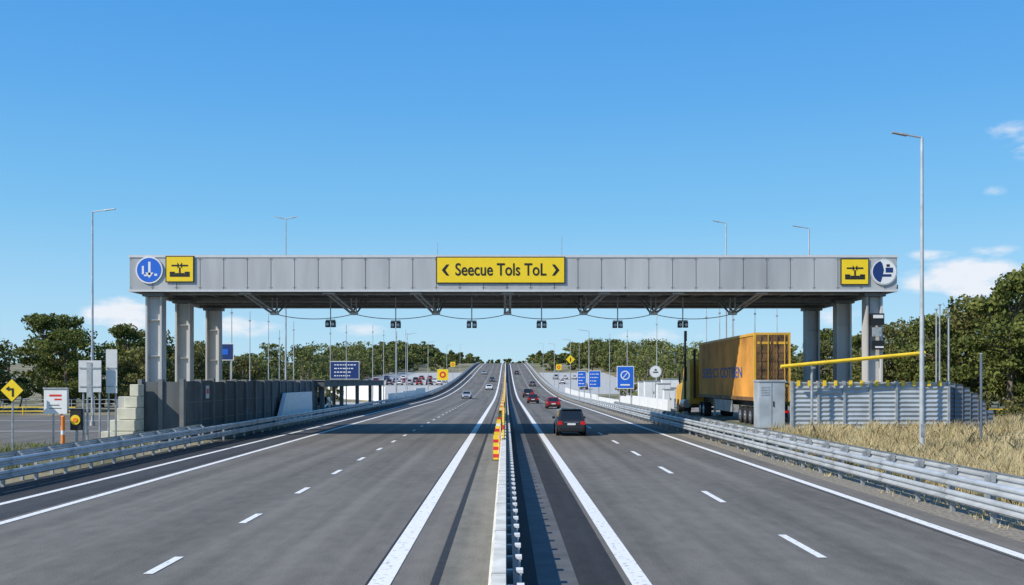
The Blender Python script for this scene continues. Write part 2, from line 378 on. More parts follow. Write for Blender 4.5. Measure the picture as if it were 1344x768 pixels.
def plate(name,xc,zc,w,h,m,yf=61.96,edge=M_black,parent=None,t=.05,bd=.06):
    b=MB(); b.box(xc-w/2,xc+w/2,yf-t,yf-.005,zc-h/2,zc+h/2,edge); b.box(xc-w/2+bd,xc+w/2-bd,yf-t-.006,yf-t-.001,zc-h/2+bd,zc+h/2-bd,m)
    return b.build(name,parent=parent)
s=plate('toll_sign',-.32,10.2,7.8,1.62,M_yel,edge=M_black)
b=MB()
yf=61.896
def chev(xc,zc,d):
    pts=[(xc+d*-.16,zc),(xc+d*.12,zc+.34),(xc+d*.30,zc+.34),(xc+d*.06,zc),(xc+d*.30,zc-.34),(xc+d*.12,zc-.34)]
    b.add([(p[0],yf,p[1]) for p in pts],[(0,1,2,3),(0,3,4,5)],M_black)
chev(-3.72,10.2,1); chev(3.08,10.2,-1); b.build('chevrons',parent=s)
text('Seecue Tols ToL','lettering',1.05,(-.32,61.89,10.2),M_black,s,wid=5.5,bold=.012)
def pict(name,xc,zc):
    s=plate(name,xc,zc,1.72,1.6,M_yel,edge=M_black); b=MB(); q=61.895
    def bar(x0,x1,z0,z1): b.box(xc+x0,xc+x1,q-.004,q,zc+z0,zc+z1,M_black)
    bar(-.6,.6,-.46,-.34); bar(-.6,-.3,-.33,-.16); bar(.3,.6,-.33,-.16); bar(-.28,.28,-.33,-.24)
    bar(-.5,-.12,.17,.26); bar(.12,.5,.17,.26); bar(-.05,.05,-.23,.1)
    for d in(-1,1):
        b.add([(xc+d*.14,q-.003,zc+.40),(xc,q-.003,zc+.215),(xc+d*.14,q-.003,zc+.04)],[(0,1,2)],M_black)
    b.build('pictogram',parent=s)
pict('traffic_sign',-19.72,10.26); pict('traffic_sign',21.1,10.1)
def rsign(name,xc,zc,r,bg,ring,y=61.96):
    b=MB(); b.cyl((xc,y-.005,zc),(xc,y-.055,zc),r,r,ring,40); b.cyl((xc,y-.056,zc),(xc,y-.062,zc),r*.9,r*.9,bg,40); return b.build(name)
s=rsign('round_sign',-21.57,10.2,.82,M_blue,M_white)
b=MB(); q=61.893
b.box(-21.62,-21.48,q-.004,q,9.9,10.7,M_white); b.add([(-21.80,q-.004,10.05),(-21.3,q-.004,10.05),(-21.55,q-.004,9.72)],[(0,1,2)],M_white)
b.box(-22.0,-21.88,q-.004,q,9.95,10.45,M_white); b.box(-21.88,-21.66,q-.003,q,9.83,9.93,M_white); b.box(-21.25,-21.08,q-.004,q,9.85,9.98,M_white); b.build('arrow',parent=s)
s=rsign('round_sign',22.85,10.1,.82,M_white,M_steel)
b=MB()
pts=[(22.85-.68*math.cos(t),10.1+.68*math.sin(t)) for t in np.linspace(-1.25,1.25,16)]+[(22.75,10.6),(22.85,10.2),(22.7,9.6)]
b.add([(p[0],q-.003,p[1]) for p in pts],[tuple(range(len(pts)))],M_navy)
b.box(22.95,23.4,q-.005,q,10.05,10.35,M_navy); b.box(22.7,23.3,q-.005,q,9.8,9.95,M_navy);b.box(23.0,23.2,q-.005,q,10.4,10.55,M_black); b.build('symbol',parent=s)

# ---------------------------------------------------------------- lamps & masts
def lamp(x,y,top,arm,double=False,r=.11):
    z=H(x,y); b=MB(); b.cyl((x,y,z),(x,y,z+.35),.2,.2,M_conc,12); b.cyl((x,y,z+.35),(x,y,top),r,r*.55,M_steel,12); b.box(x-.1,x+.1,y-r-.02,y-r+.02,z+.8,z+1.4,M_steel2)
    for d in ([arm,-arm] if double else [arm]):
        b.cyl((x,y,top),(x+d*.55,y,top+.14),.045,.04,M_steel,8)
        b.add([(x+d*.5,y-.13,top+.08),(x+d,y-.11,top+.22),(x+d,y+.11,top+.22),(x+d*.5,y+.13,top+.08),(x+d*.5,y-.10,top+.17),(x+d,y-.08,top+.27),(x+d,y+.08,top+.27),(x+d*.5,y+.10,top+.17)],
              [(0,1,2,3),(4,7,6,5),(0,4,5,1),(1,5,6,2),(2,6,7,3),(3,7,4,0)],M_steel2)
    return b.build('street_lamp')
lamp(19.5,48,14.9,-1.4,r=.12)
lamp(-32.3,80,16.7,1.8); lamp(-21.5,100,19.3,1.1,True,.1); lamp(21.5,100,18.9,-1.3); lamp(29.6,100,18.4,-1.6)
for y in (175,225,300,390): lamp(14.2,y,12+prof(y),-1.8,r=.09); lamp(-18.0,y+12,12+prof(y),1.8,r=.09)
for (x,y,t) in [(-24.1,90,10.3),(-25,100,10.2),(-25.5,110,10.7),(-25,113,9.0),(-22.8,110,9.8),(-19.2,112,9.5),(-18.7,120,10),(-18.2,140,11),(-17.9,150,11),(-18.3,170,13),(-17.6,165,11.5),(-17.8,185,12),(-16.9,158,11),(-17.2,176,12.4),(16.5,112,10.5),(15.2,150,10.3),(16,135,10.2),(24.8,102,11),(27,102,10.8),(18.6,95,10.2),(21,95,10.6),(20,90,9.7),(19.2,92,10.4),(13.6,190,10)]:
    z=H(x,y); b=MB(); b.cyl((x,y,z),(x,y,z+.2),.14,.14,M_conc,8); b.cyl((x,y,z+.2),(x,y,t),.06,.035,M_steel,8); b.cyl((x,y,t),(x,y,t+.12),.06,.03,M_steel2,8); b.box(x-.1,x+.1,y-.05,y+.05,t-.9,t-.75,M_steel2); b.build('camera_mast')
for (x,y,t) in [(24.8,59,7.6),(25.25,59.6,7.9),(25.6,59.2,7.2),(24.4,60,7.4),(25.9,60,7.7)]:
    b=MB(); b.cyl((x,y,0),(x,y,t),.055,.045,M_steel2,8); b.box(x-.12,x+.12,y-.1,y+.1,0,.1,M_conc); b.box(x-.08,x+.08,y-.08,y+.08,t,t+.06,M_steel2); b.build('steel_post')
b=MB(); b.cyl((23.2,50,0),(23.2,50,4.8),.07,.07,M_corrd,8); b.cyl((23.2,50,4.8),(23.2,50,4.85),.09,.09,M_steel2,8); b.box(23.05,23.35,49.85,50.15,0,.12,M_conc); b.build('steel_post')
b=MB(); b.cyl((14.0,80,.9),(14.0,80,7.3),.09,.09,M_black,10); b.box(13.9,14.1,79.75,79.9,6.6,7.4,M_black); b.cyl((14,80,.9),(14,80,1.1),.25,.25,M_conc,10); b.build('signal_post')

# ---------------------------------------------------------------- left noise wall etc
b=MB()
b.box(-21.3,-18.95,59.95,60.15,.0,3.45,M_wall)
for x in (-21.4,-20.2,-18.95): b.box(x-.12,x+.12,59.83,60.25,0,3.6,M_wallp)
y=60.4
while y<100:
    h=3.45+random.uniform(-.06,.1); b.box(-19.0,-18.85,y,y+2.45,0,h,M_wall); b.box(-19.1,-18.72,y+2.455,y+2.755,0,h+.12,M_wallp)
    for zz in (1.1,2.2): b.box(-18.848,-18.83,y+.02,y+2.43,zz,zz+.05,M_wallp)
    y+=2.76
b.box(-18.82,-18.80,64.2,64.9,2.4,3.2,M_white); b.box(-18.798,-18.79,64.3,64.8,2.7,3.0,M_red); b.build('noise_barrier_wall')
b=MB()
for i,(xa,z0,z1) in enumerate([(-22.95,0,.62),(-22.55,.65,1.27),(-22.2,1.30,1.95),(-21.85,1.98,2.6),(-21.6,2.63,3.3)]):
    b.box(xa,-21.1,58.0+i*.2,59.7,z0,z1,M_cream)
b.box(-22.3,-21.15,58.9,59.6,.0,2.6,M_conc)
b.build('stepped_concrete_blocks',bevel=.03)
b=MB(); b.add([(-18.5,82,0),(-18.5,96,0),(-18.5,96,2.5),(-18.5,85,2.5),(-18.1,82,0),(-18.1,96,0),(-18.2,96,2.5),(-18.2,85,2.5)],[(0,1,2,3),(4,7,6,5),(0,3,7,4),(3,2,6,7),(2,1,5,6)],M_white); b.build('white_concrete_barrier')
b=MB(); b.box(-31,-17.9,101,150,2.9,3.5,M_wall); b.box(-31.1,-17.8,100.9,150.1,3.503,3.6,M_wallp)
for y in (102,114,126,138,149):
    for x in (-18.3,-25,-30.6): b.box(x-.2,x+.2,y-.2,y+.2,0,2.9,M_wallp)
b.build('carport_canopy')
def jersey(x0,y0,x1,y1,h=1.0,m=M_white):
    L=math.hypot(x1-x0,y1-y0); a=math.atan2(-(x1-x0),(y1-y0)); b=MB()
    P=[(-.3,0),(-.3,.1),(-.15,.4),(-.1,h),(.1,h),(.15,.4),(.3,.1),(.3,0)]; b.extr(P,0,L,m); return b.build('jersey_barrier',(x0,y0,max(H(x0,y0),H(x1,y1))-.02),a)
px=[(-17.8,152),(-19.6,166),(-22.5,178),(-27,188),(-34,196)]
for a,c in zip(px[:-1],px[1:]): jersey(*a,*c,2.6)
px=[(-17.6,152),(-17.7,175),(-17.7,200),(-17.8,225)]
for a,c in zip(px[:-1],px[1:]): jersey(*a,*c,1.6)
for y in range(86,150,6): jersey(13.7,y,13.7,y+5.8,1.6 if y<120 else 1.2)
for y in range(150,230,8): jersey(13.4,y,13.4,y+7.8,1.5)
for (x,y,w,h) in [(14.9,97,1.2,2.3),(16.3,99,1.0,1.9),(15.4,108,1.6,2.6),(17.6,110,1.8,2.9),(14.6,92,.9,1.8),(15.9,116,1.8,3.0)]:
    z=H(x,y); b=MB(); b.box(x-w/2,x+w/2,y-.5,y+.5,z+.1,z+h,M_white); b.box(x-w/2-.05,x+w/2+.05,y-.55,y+.55,z+h+.003,z+h+.09,M_steel2); b.box(x-w/2+.05,x+w/2-.05,y-.45,y+.45,z,z+.1,M_conc); b.box(x-.01,x+.01,y-.512,y-.501,z+.2,z+h-.1,M_steel2); b.box(x+.08,x+.14,y-.53,y-.501,z+h*.5,z+h*.6,M_black); b.build('utility_cabinet',bevel=.015)

# ---------------------------------------------------------------- right fence
def corr(b,x0,x1,y,z0,z1,m,p=.24,a=.06):
    n=int((z1-z0)/(p/2)); vs=[];fs=[]
    for i in range(n+1):
        z=z0+(z1-z0)*i/n; yy=y-(a if i%2 else 0); vs+=[(x0,yy,z),(x1,yy,z)]
    for i in range(n): fs.append((2*i,2*i+1,2*i+3,2*i+2))
    b.add(vs,fs,m)
b=MB(); x=15.35; 
while x<22.5:
    x2=x+1.4; corr(b,x+.05,x2-.05,55,.1,3.35,M_corr); b.box(x-.06,x+.06,54.88,55.12,0,3.5,M_steel2); b.box(x+.065,x2-.065,54.98,55.08,3.36,3.44,M_steel)
    b.box(x+.25,x+.42,54.87,54.93,3.22,3.52,M_yelp); b.box(x+.85,x+1.0,54.87,54.93,3.22,3.52,M_yelp); x=x2
b.box(x-.06,x+.06,54.88,55.12,0,3.5,M_steel2)
b.build('corrugated_fence')
b=MB()
for i in range(6):
    xa=x+.1+i*.42; z1=3.4-.02*i*i*3; corr(b,xa,xa+.40,55.4,.1,z1,M_corrd); b.box(xa-.02,xa+.0,55.3,55.42,0,z1+.05,M_corrd)
b.build('corrugated_fence')
b=MB(); b.box(13.75,15.15,55.6,56.8,.95,3.45,M_corr); b.box(13.7,15.2,55.55,56.85,3.453,3.55,M_steel); b.box(13.8,15.1,55.65,56.75,.3,.95,M_conc)
b.box(14.43,14.45,55.585,55.599,1.0,3.4,M_black); b.box(14.5,14.56,55.56,55.599,2.1,2.4,M_black)
for k in range(6): b.box(13.85,14.35,55.585,55.599,2.7+k*.09,2.74+k*.09,M_steel2)
b.build('utility_cabinet',bevel=.02)
b=MB(); b.cyl((14.5,54,4.25),(22.1,54,4.98),.10,.10,M_yelp,10)
for x in (16.2,22.0): b.cyl((x,54.22,0),(x,54.22,4.35 if x<17 else 5.0),.07,.07,M_steel2,8); b.box(x-.09,x+.09,53.88,54.15,4.15 if x<17 else 4.8,4.25 if x<17 else 4.86,M_steel2)
b.build('height_barrier')
def railing(x0,x1,y,z,n,h=1.0):
    b=MB(); 
    for i in range(n+1):
        x=x0+(x1-x0)*i/n; b.cyl((x,y,z),(x,y,z+h),.05,.05,M_yelp,6)
    for t in (1,.5): b.cyl((x0,y,z+h*t),(x1,y,z+h*t),.05,.05,M_yelp,6)
    b.build('yellow_railing')
railing(36.5,66,86,.0,12,1.1); railing(-60,-44,104.6,0,6,.8)
b=MB(); 
for x in range(26,60,3): b.cyl((x+9,104,0),(x+9,104,1.2),.07,.07,M_white,6)
b.cyl((35,104,1.1),(68,104,1.1),.08,.08,M_white,6); b.build('white_fence')
b=MB()
for x in np.arange(-100,-24,2.5): b.cyl((x,112,0),(x,112,1.5),.05,.05,M_steel2,6)
for zz in (.5,1.0,1.45): b.cyl((-100,112,zz),(-24,112,zz),.04,.04,M_steel2,6)
b.build('post_and_rail_fence')

# ---------------------------------------------------------------- signs roadside
def post(b,x,y,z0,z1,r=.045,m=M_steel2): b.cyl((x,y,z0),(x,y,z1),r,r,m,8)
b=MB(); x,y=-23.6,49; post(b,x,y,0,3.7)
def diamond(b,x,y,z,r,m,e):
    for rr,yy,mm in((r,y-.06,e),(r*.93,y-.085,m)):
        pts=[(x+rr,z),(x,z+rr),(x-rr,z),(x,z-rr)]; b.add([(p[0],yy,p[1]) for p in pts]+[(p[0],yy+.02,p[1]) for p in pts],[(3,2,1,0),(4,5,6,7),(0,1,5,4),(1,2,6,5),(2,3,7,6),(3,0,4,7)],mm)
diamond(b,x,y,3.05,.58,M_yel,M_black)
b.box(x-.0,x+.09,y-.10,y-.086,2.75,3.15,M_black); b.box(x-.12,x+.0,y-.10,y-.086,3.06,3.15,M_black); b.add([(x-.13,y-.1,3.0),(x-.13,y-.1,3.25),(x-.3,y-.1,3.12)],[(0,1,2)],M_black)
b.box(x-.18,x+.18,y-.045,y-.03,2.7,2.76,M_steel2); b.build('warning_sign')
b=MB(); x,y=-21.9,50; b.box(x-.56,x+.56,y-.22,y,1.9,3.1,M_white); b.box(x-.60,x+.60,y-.26,y+.04,3.103,3.17,M_steel2); b.box(x-.62,x-.565,y-.1,y+.0,1.9,3.1,M_steel2)
b.box(x-.3,x+.3,y-.228,y-.221,2.74,2.84,M_red); b.box(x-.05,x+.3,y-.228,y-.221,2.56,2.64,M_red); b.box(x-.3,x+.2,y-.228,y-.221,2.3,2.34,M_black); b.box(x-.3,x+.3,y-.228,y-.221,2.15,2.18,M_black)
post(b,x-.15,y-.1,0,1.9,.05); post(b,x+.25,y-.1,0,1.9,.05); b.build('payment_notice_box',bevel=.01)
b=MB(); x,y=-21.45,49.6; b.cyl((x,y,0),(x,y,1.75),.09,.09,M_orng,12); b.cyl((x,y,.9),(x,y,1.1),.095,.095,M_white,12); b.cyl((x,y,1.75),(x,y,1.82),.11,.06,M_orng,12); b.build('orange_bollard')
b=MB(); x,y=-20.95,50; b.cyl((x,y,0),(x,y,1.1),.07,.07,M_steel2,8); b.box(x-.27,x+.27,y-.15,y+.15,1.1,2.1,M_black); b.cyl((x,y-.155,1.6),(x,y-.19,1.6),.24,.24,M_yel,24); b.cyl((x,y-.191,1.6),(x,y-.22,1.6),.12,.12,M_orng,20); b.box(x-.29,x+.29,y-.18,y+.17,2.103,2.15,M_black); b.build('warning_beacon',bevel=.01)
b=MB(); x,y=-20.4,50
b.box(-20.85,-19.75,y-.04,y,2.95,4.5,M_trim); b.box(-19.65,-19.1,y+.3,y+.34,2.9,5.05,M_trim); b.box(-20.45,-20.2,y-.07,y-.045,2.7,4.4,M_steel2)
for xx,t in((-20.65,4.4),(-20.45,4.4),(-19.85,4.4)): post(b,xx,y+.06,0,t,.05)
for xx in(-19.55,-19.2): post(b,xx,y+.40,0,4.9,.05)
for zz in (3.2,4.1): b.box(-20.8,-19.8,y-.075,y-.045,zz,zz+.06,M_steel2); b.box(-19.63,-19.12,y+.27,y+.295,zz,zz+.06,M_steel2)
b.build('sign_board')
def bsign(x0,x1,y,z0,z1,m=M_blue,txt=True):
    g=H((x0+x1)/2,y); b=MB(); b.box(x0,x1,y-.06,y-.02,z0,z1,M_white); b.box(x0+.08,x1-.08,y-.075,y-.062,z0+.08,z1-.08,m)
    post(b,x0+.3,y+.05,g,z1-.1,.06); post(b,x1-.3,y+.05,g,z1-.1,.06)
    w=x1-x0;h=z1-z0
    if txt:
        for r in range(4):
            zz=z1-h*(.2+.2*r); xx=x0+w*.14
            while xx<x1-w*random.uniform(.15,.4):
                ww=random.uniform(.12,.4); b.box(xx,min(xx+ww,x1-.15),y-.082,y-.076,zz-.07,zz+.06,M_white); xx+=ww+.1
    return b,x0,x1
b,_,_=bsign(-22.3,-18.6,130,3.7,6.0,M_navy); b.build('direction_sign')
b,_,_=bsign(-25.5,-23.9,90,5.3,6.8,M_navy,False); b.box(-25.1,-24.4,89.91,89.92,5.8,6.3,M_blue); b.build('direction_sign')
b,_,_=bsign(11.9,13.75,110,2.65,5.1,M_blue,False); b.cyl((12.8,109.92,4.1),(12.8,109.91,4.1),.5,.5,M_white,20); b.cyl((12.8,109.908,4.1),(12.8,109.90,4.1),.38,.38,M_blue,20); b.box(12.3,13.3,109.9,109.92,3.0,3.15,M_white)
b.add([(12.55,109.89,3.88),(12.62,109.89,3.82),(13.05,109.89,4.32),(12.98,109.89,4.38)],[(0,1,2,3)],M_white); b.build('information_sign')
b,_,_=bsign(12.1,13.9,150,2.5,5.0); b.build('direction_sign')
b,_,_=bsign(11.0,12.4,158,2.6,5.0); b.build('direction_sign')
b=MB(); post(b,14.6,100,.9,5.0,.06); b.cyl((14.6,99.94,4.4),(14.6,99.9,4.4),.62,.62,M_steel2,24); b.cyl((14.6,99.899,4.4),(14.6,99.89,4.4),.55,.55,M_white,24); b.box(14.35,14.85,99.87,99.888,4.3,4.4,M_black); b.box(14.5,14.7,99.87,99.888,4.5,4.65,M_black); b.build('round_sign')
b=MB(); post(b,12.6,200,prof(200),7.8,.08); diamond(b,12.6,200,7.7,.95,M_yel,M_black); b.box(12.5,12.7,199.88,199.91,7.3,8.0,M_black); b.build('warning_sign')
for (x,y,z,s) in [(-17.4,282,5.2,1.5),(13.4,260,7.0,.7),(-17.6,340,9.0,.8)]:
    b=MB(); post(b,x,y+.1,prof(y),z+s*.8,.09); b.box(x-s,x+s,y-.05,y,z-s,z+s,M_yel); b.cyl((x,y-.055,z),(x,y-.07,z),s*.6,s*.6,M_red,16); b.cyl((x,y-.071,z),(x,y-.08,z),s*.3,s*.3,M_yel,16); b.build('traffic_sign')

# ---------------------------------------------------------------- vehicles
def car(name,paint,loc,rz=0,suv=False):
    L,W,Hh=(4.6,1.86,1.68) if suv else (4.5,1.78,1.43)
    belt=1.0 if suv else .88; b=MB(); w=W/2
    S=[(-L/2,.42,belt-.22,w*.86),(-L/2+.10,.26,belt-.03,w*.95),(-L/2+.55,.22,belt,w),(-.2,.20,belt,w),(L/2-1.35,.20,belt-.02,w),(L/2-.55,.22,belt-.12,w*.97),(L/2-.1,.25,belt-.25,w*.88),(L/2,.35,belt-.38,w*.78)]
    vs=[];fs=[]
    for (y,zb,zt,hw) in S:
        zm=(zb+zt)/2+.06; vs+=[(-hw*.93,y,zb),(-hw,y,zm),(-hw*.93,y,zt),(hw*.93,y,zt),(hw,y,zm),(hw*.93,y,zb)]
    for j in range(len(S)-1):
        for i in range(6): fs.append((j*6+i,j*6+(i+1)%6,(j+1)*6+(i+1)%6,(j+1)*6+i))
    fs+=[(5,4,3,2,1,0),tuple((len(S)-1)*6+i for i in range(6))]
    b.add(vs,fs,paint)
    yr=-L/2+(.18 if suv else .75); yf=L/2-1.3; tr=yr+(.42 if suv else .75); tf=yf-.75; wb=w*.92; wt=w*.74
    A=[(-wb,yr,belt-.04),(wb,yr,belt-.04),(wb,yf,belt-.04),(-wb,yf,belt-.04)]; T=[(-wt,tr,Hh-.05),(wt,tr,Hh-.05),(wt,tf,Hh-.05),(-wt,tf,Hh-.05)]
    R=[(-wt*.9,tr+.1,Hh),(wt*.9,tr+.1,Hh),(wt*.9,tf-.1,Hh),(-wt*.9,tf-.1,Hh)]
    b.add(A+T+R,[(0,1,5,4),(1,2,6,5),(2,3,7,6),(3,0,4,7),(4,5,9,8),(5,6,10,9),(6,7,11,10),(7,4,8,11),(8,9,10,11)],paint)
    def quad(ia,ib,ic,idd,m,in0=.1,in1=.9,b0=.12,b1=.92,off=.012):
        a,bb,c,d=[Vector(p) for p in (ia,ib,ic,idd)]; n=(bb-a).cross(d-a).normalized()*off
        def P(u,v): return (a*(1-u)+bb*u)*(1-v)+(d*(1-u)+c*u)*v+n
        b.add([P(in0,b0),P(in1,b0),P(in1,b1),P(in0,b1)],[(0,1,2,3)],m)
    quad(A[0],A[1],T[1],T[0],M_glass); quad(A[2],A[3],T[3],T[2],M_glass,.06,.94)
    for a,c,d,e in((A[1],A[2],T[2],T[1]),(A[3],A[0],T[0],T[3])):
        quad(a,c,d,e,M_glass,.08,.30); quad(a,c,d,e,M_glass,.33,.60); quad(a,c,d,e,M_glass,.63,.90)
    r=.35 if suv else .32
    for sx in(-1,1):
        for yy in(-L/2+.82,L/2-.85):
            b.cyl((sx*(w-.015),yy,r+.02),(sx*(w+.008),yy,r+.02),r+.07,r+.07,M_black,20); b.cyl((sx*(w-.22),yy,r),(sx*(w+.02),yy,r),r,r,M_tyre,20); b.cyl((sx*(w+.021),yy,r),(sx*(w+.03),yy,r),r*.62,r*.56,M_rim,12)
            b.cyl((sx*(w-.3),yy,r),(sx*(w-.23),yy,r),r*.9,r*.9,M_tyre,12)
        b.box(*sorted((sx*w*.62,sx*w*.93)),-L/2-.012,-L/2+.12,belt-.30,belt-.08,M_tail)
        b.box(*sorted((sx*w*.52,sx*w*.82)),L/2-.10,L/2+.015,belt-.46,belt-.34,M_white)
        b.box(*sorted((sx*w*.98,sx*(w*.98+.18))),yf-.55,yf-.42,belt,belt+.14,paint)
    b.box(-w*.80,w*.80,-L/2-.06,-L/2+.08,.30,.50,M_black); b.box(-.26,.26,-L/2-.03,-L/2-.004,belt-.32,belt-.20,M_white)
    b.box(-w*.55,w*.55,L/2-.03,L/2+.012,.40,.55,M_black)
    if suv:
        for sx in(-1,1): b.box(sx*wt*.88-.02,sx*wt*.88+.02,tr+.1,tf-.1,Hh+.01,Hh+.05,M_rim)
        b.box(-wt*.9,wt*.9,tr-.12,tr+.1,Hh-.03,Hh+.01,paint); b.box(-w*.5,w*.5,-L/2-.014,-L/2+.05,belt-.16,belt-.12,M_rim)
    return b.build(name,loc,rz,bevel=.025)
def paint(n,c,metal=.3): 
    m=mat('paint_'+n,c,.28,metal,var=.04); m.node_tree.nodes['Principled BSDF'].inputs['Coat Weight'].default_value=.5; return m
PB=paint('black',(.035,.037,.042)); PR=paint('red',(.32,.02,.02)); PDR=paint('darkred',(.14,.02,.02)); PS=paint('silver',(.5,.52,.54),.4); PW=paint('white',(.75,.75,.74),0); PBl=paint('blue',(.03,.07,.2)); PG=paint('grey',(.12,.13,.14),.5)
car('suv',PB,(4.15,67.0,.02),0,True)
def cr(name,p,x,y,rz=0,suv=False): return car(name,p,(x,y,hs(y)+.02),rz,suv)
cr('car',PR,5.95,130); cr('car',PDR,4.2,160); cr('car',PB,4.3,205,0,True); cr('car',PR,5.0,215); cr('car',PG,7.5,290); cr('car',PB,4.2,400)
cr('car',PS,-7.5,196,math.pi); cr('car',PW,-4.3,262,math.pi); cr('car',PG,-4.4,330,math.pi); cr('car',PS,-8.6,400,math.pi)
cr('car',PS,-20.9,116,math.pi,True); cr('car',PBl,-24.5,122,math.pi)
cars=[cr('parked_car',p,-19.5-i*2.9,300,0,bool(i%2)) for i,p in enumerate([PW,PB,PR,PS,PW,PG,PBl,PW])]
for y in (320,345):
    for i in range(8):
        if random.random()<.7:
            c=cars[random.randrange(8)]; inst(c,'parked_car',(-19.3-i*3+random.uniform(-.3,.3),y,hs(y)+.03),random.choice([0,math.pi]))
for y in (265,310,350):
    for i in range(5):
        if random.random()<.6: inst(random.choice([cars[0],cars[3],cars[4],cars[5]]),'parked_car',(17+i*3.2,y,hs(y)+.03),0)

# truck
tr=bpy.data.objects.new('semi_trailer_truck',None); scn.collection.objects.link(tr); G=.9
X0,X1=14.55,16.65; Y0,Y1=60.0,77.4
b=MB()
b.box(X0+.05,X1-.05,Y0+.05,Y1,2.35,6.3,M_trail)
for s,xw in((-1,X0),(1,X1-.05)):
    y=Y0+.25; 
    while y<Y1-.25:
        b.box(xw+(.02 if s<0 else 0),xw+.05 if s<0 else X1-.02,y,y+.16,2.55,6.15,M_trail); y+=.34
for xx in (X0-.02,X1-.10): b.box(xx,xx+.12,Y0,Y1+.02,6.17,6.33,M_trailf); b.box(xx,xx+.12,Y0,Y1+.02,2.32,2.53,M_trailb)
for xx in (X0-.025,X1-.095):
    b.box(xx,xx+.12,Y0-.03,Y0+.14,2.30,6.34,M_trailf)
b.box(X0+.1,X1-.1,Y0-.025,Y0+.04,6.203,6.33,M_trailf)
b.build('container',parent=tr)
b=MB(); xm=(X0+X1)/2
for (xa,xb) in((X0+.1,xm-.02),(xm+.02,X1-.1)):
    b.box(xa,xb,Y0-.02,Y0+.04,2.45,6.2,M_trailb)
    for k in range(7): b.box(xa+.06,xb-.06,Y0-.05,Y0-.022,2.65+k*.5,2.80+k*.5,M_trailf if k in(1,6) else M_trailb)
    for t in (.25,.75):
        xx=xa+(xb-xa)*t; b.cyl((xx,Y0-.09,2.45),(xx,Y0-.09,6.2),.022,.022,M_trailb if t<.5 else M_trailf,6); b.box(xx-.05,xx+.15,Y0-.12,Y0-.055,3.4,3.46,M_steel2)
b.build('rear_doors',parent=tr)
b=MB()
for xx in (X0+.55,X1-.65): b.box(xx,xx+.12,Y0+.1,Y1+6,1.95,2.31,M_black)
b.box(X0+.05,X1-.05,Y0-.05,Y0+.1,1.6,1.78,M_black); b.box(X0+.1,X0+.4,Y0-.08,Y0-.052,1.62,1.76,M_tail); b.box(X1-.4,X1-.1,Y0-.08,Y0-.052,1.62,1.76,M_tail)
for xx in (X0+.3,X1-.42): b.box(xx,xx+.12,Y0+.0,Y0+.1,1.78,2.31,M_black); 
for xx in (X0+.08,X1-.55): b.box(xx,xx+.45,Y0+.12,Y0+.15,1.2,2.1,M_black)
b.box(X0+.05,X0+.1,66.2,71.5,1.5,2.25,M_steel2); b.box(X0+.1,X0+.22,72,72.2,1.0,2.3,M_steel2); b.box(X1-.22,X1-.1,72,72.2,1.0,2.3,M_steel2)
b.build('chassis',parent=tr)
b=MB()
for yy in (61.0,62.3,63.6,75.4,76.7,83.6):
    for sx,xx in((-1,X0),(1,X1)):
        xi=xx-sx*.5; b.cyl((xx+sx*.0,yy,G+.52),(xi,yy,G+.52),.52,.52,M_tyre,22); b.cyl((xx+sx*.005,yy,G+.52),(xx+sx*.02,yy,G+.52),.3,.27,M_rim,14); b.cyl((xx+sx*.021,yy,G+.52),(xx+sx*.06,yy,G+.52),.1,.08,M_rim,10)
        if yy<65 : b.box(min(xx,xi),max(xx,xi),yy-.5,yy+.5,G+1.1,G+1.14,M_black)
    b.cyl((X0+.4,yy,G+.52),(X1-.4,yy,G+.52),.08,.08,M_black,8)
b.build('wheels',parent=tr)
b=MB(); YC=78.2
P=[(YC,1.75),(YC,4.7),(YC+.3,5.15),(YC+1.6,5.1),(YC+2.6,4.6),(YC+3.5,3.4),(YC+5.9,3.1),(YC+6.4,2.7),(YC+6.4,1.6),(YC+5.95,1.6),(YC+5.9,2.0),(YC+4.9,2.0),(YC+4.8,1.6),(YC+2.5,1.5),(YC+.9,1.75)]
b.extr(P,X0-.5,X1-.08,M_trailf,axis='x')
b.add([(X0-.51,YC+1.3,3.5),(X0-.51,YC+2.9,3.5),(X0-.51,YC+2.3,4.5),(X0-.51,YC+1.3,4.6)],[(0,1,2,3)],M_glass); b.add([(X0-.3,YC+2.66,4.52),(X1-.3,YC+2.66,4.52),(X1-.3,YC+3.5,3.45),(X0-.3,YC+3.5,3.45)],[(0,1,2,3)],M_glass)
b.cyl((X0-.2,YC-.3,2.2),(X0-.2,YC-.3,5.9),.09,.09,M_black,10); b.cyl((X1-.2,YC-.3,2.2),(X1-.2,YC-.3,5.9),.09,.09,M_black,10)
b.cyl((X0-.58,YC+.6,1.75),(X0-.58,YC+2.2,1.75),.32,.32,M_rim,16); b.box(X0-.85,X0-.72,YC+2.9,YC+3.05,3.4,4.1,M_black); b.cyl((X0-.8,YC+3,4.0),(X0-.5,YC+3,4.0),.02,.02,M_black,6)
b.cyl((X0-.52,83.6,G+.52),(X0,83.6,G+.52),.52,.52,M_tyre,20)
b.box(X0-.5,X1-.1,YC+6.4,YC+6.6,1.3,1.75,M_steel)
b.build('cab',parent=tr,bevel=.05)
RT=Matrix(((0,0,-1),(-1,0,0),(0,1,0)))
text('SEES CS COTBEN','lettering',.95,(X0+.008,69.4,4.0),M_txt,tr,rot=RT,wid=12.5,bold=.012)

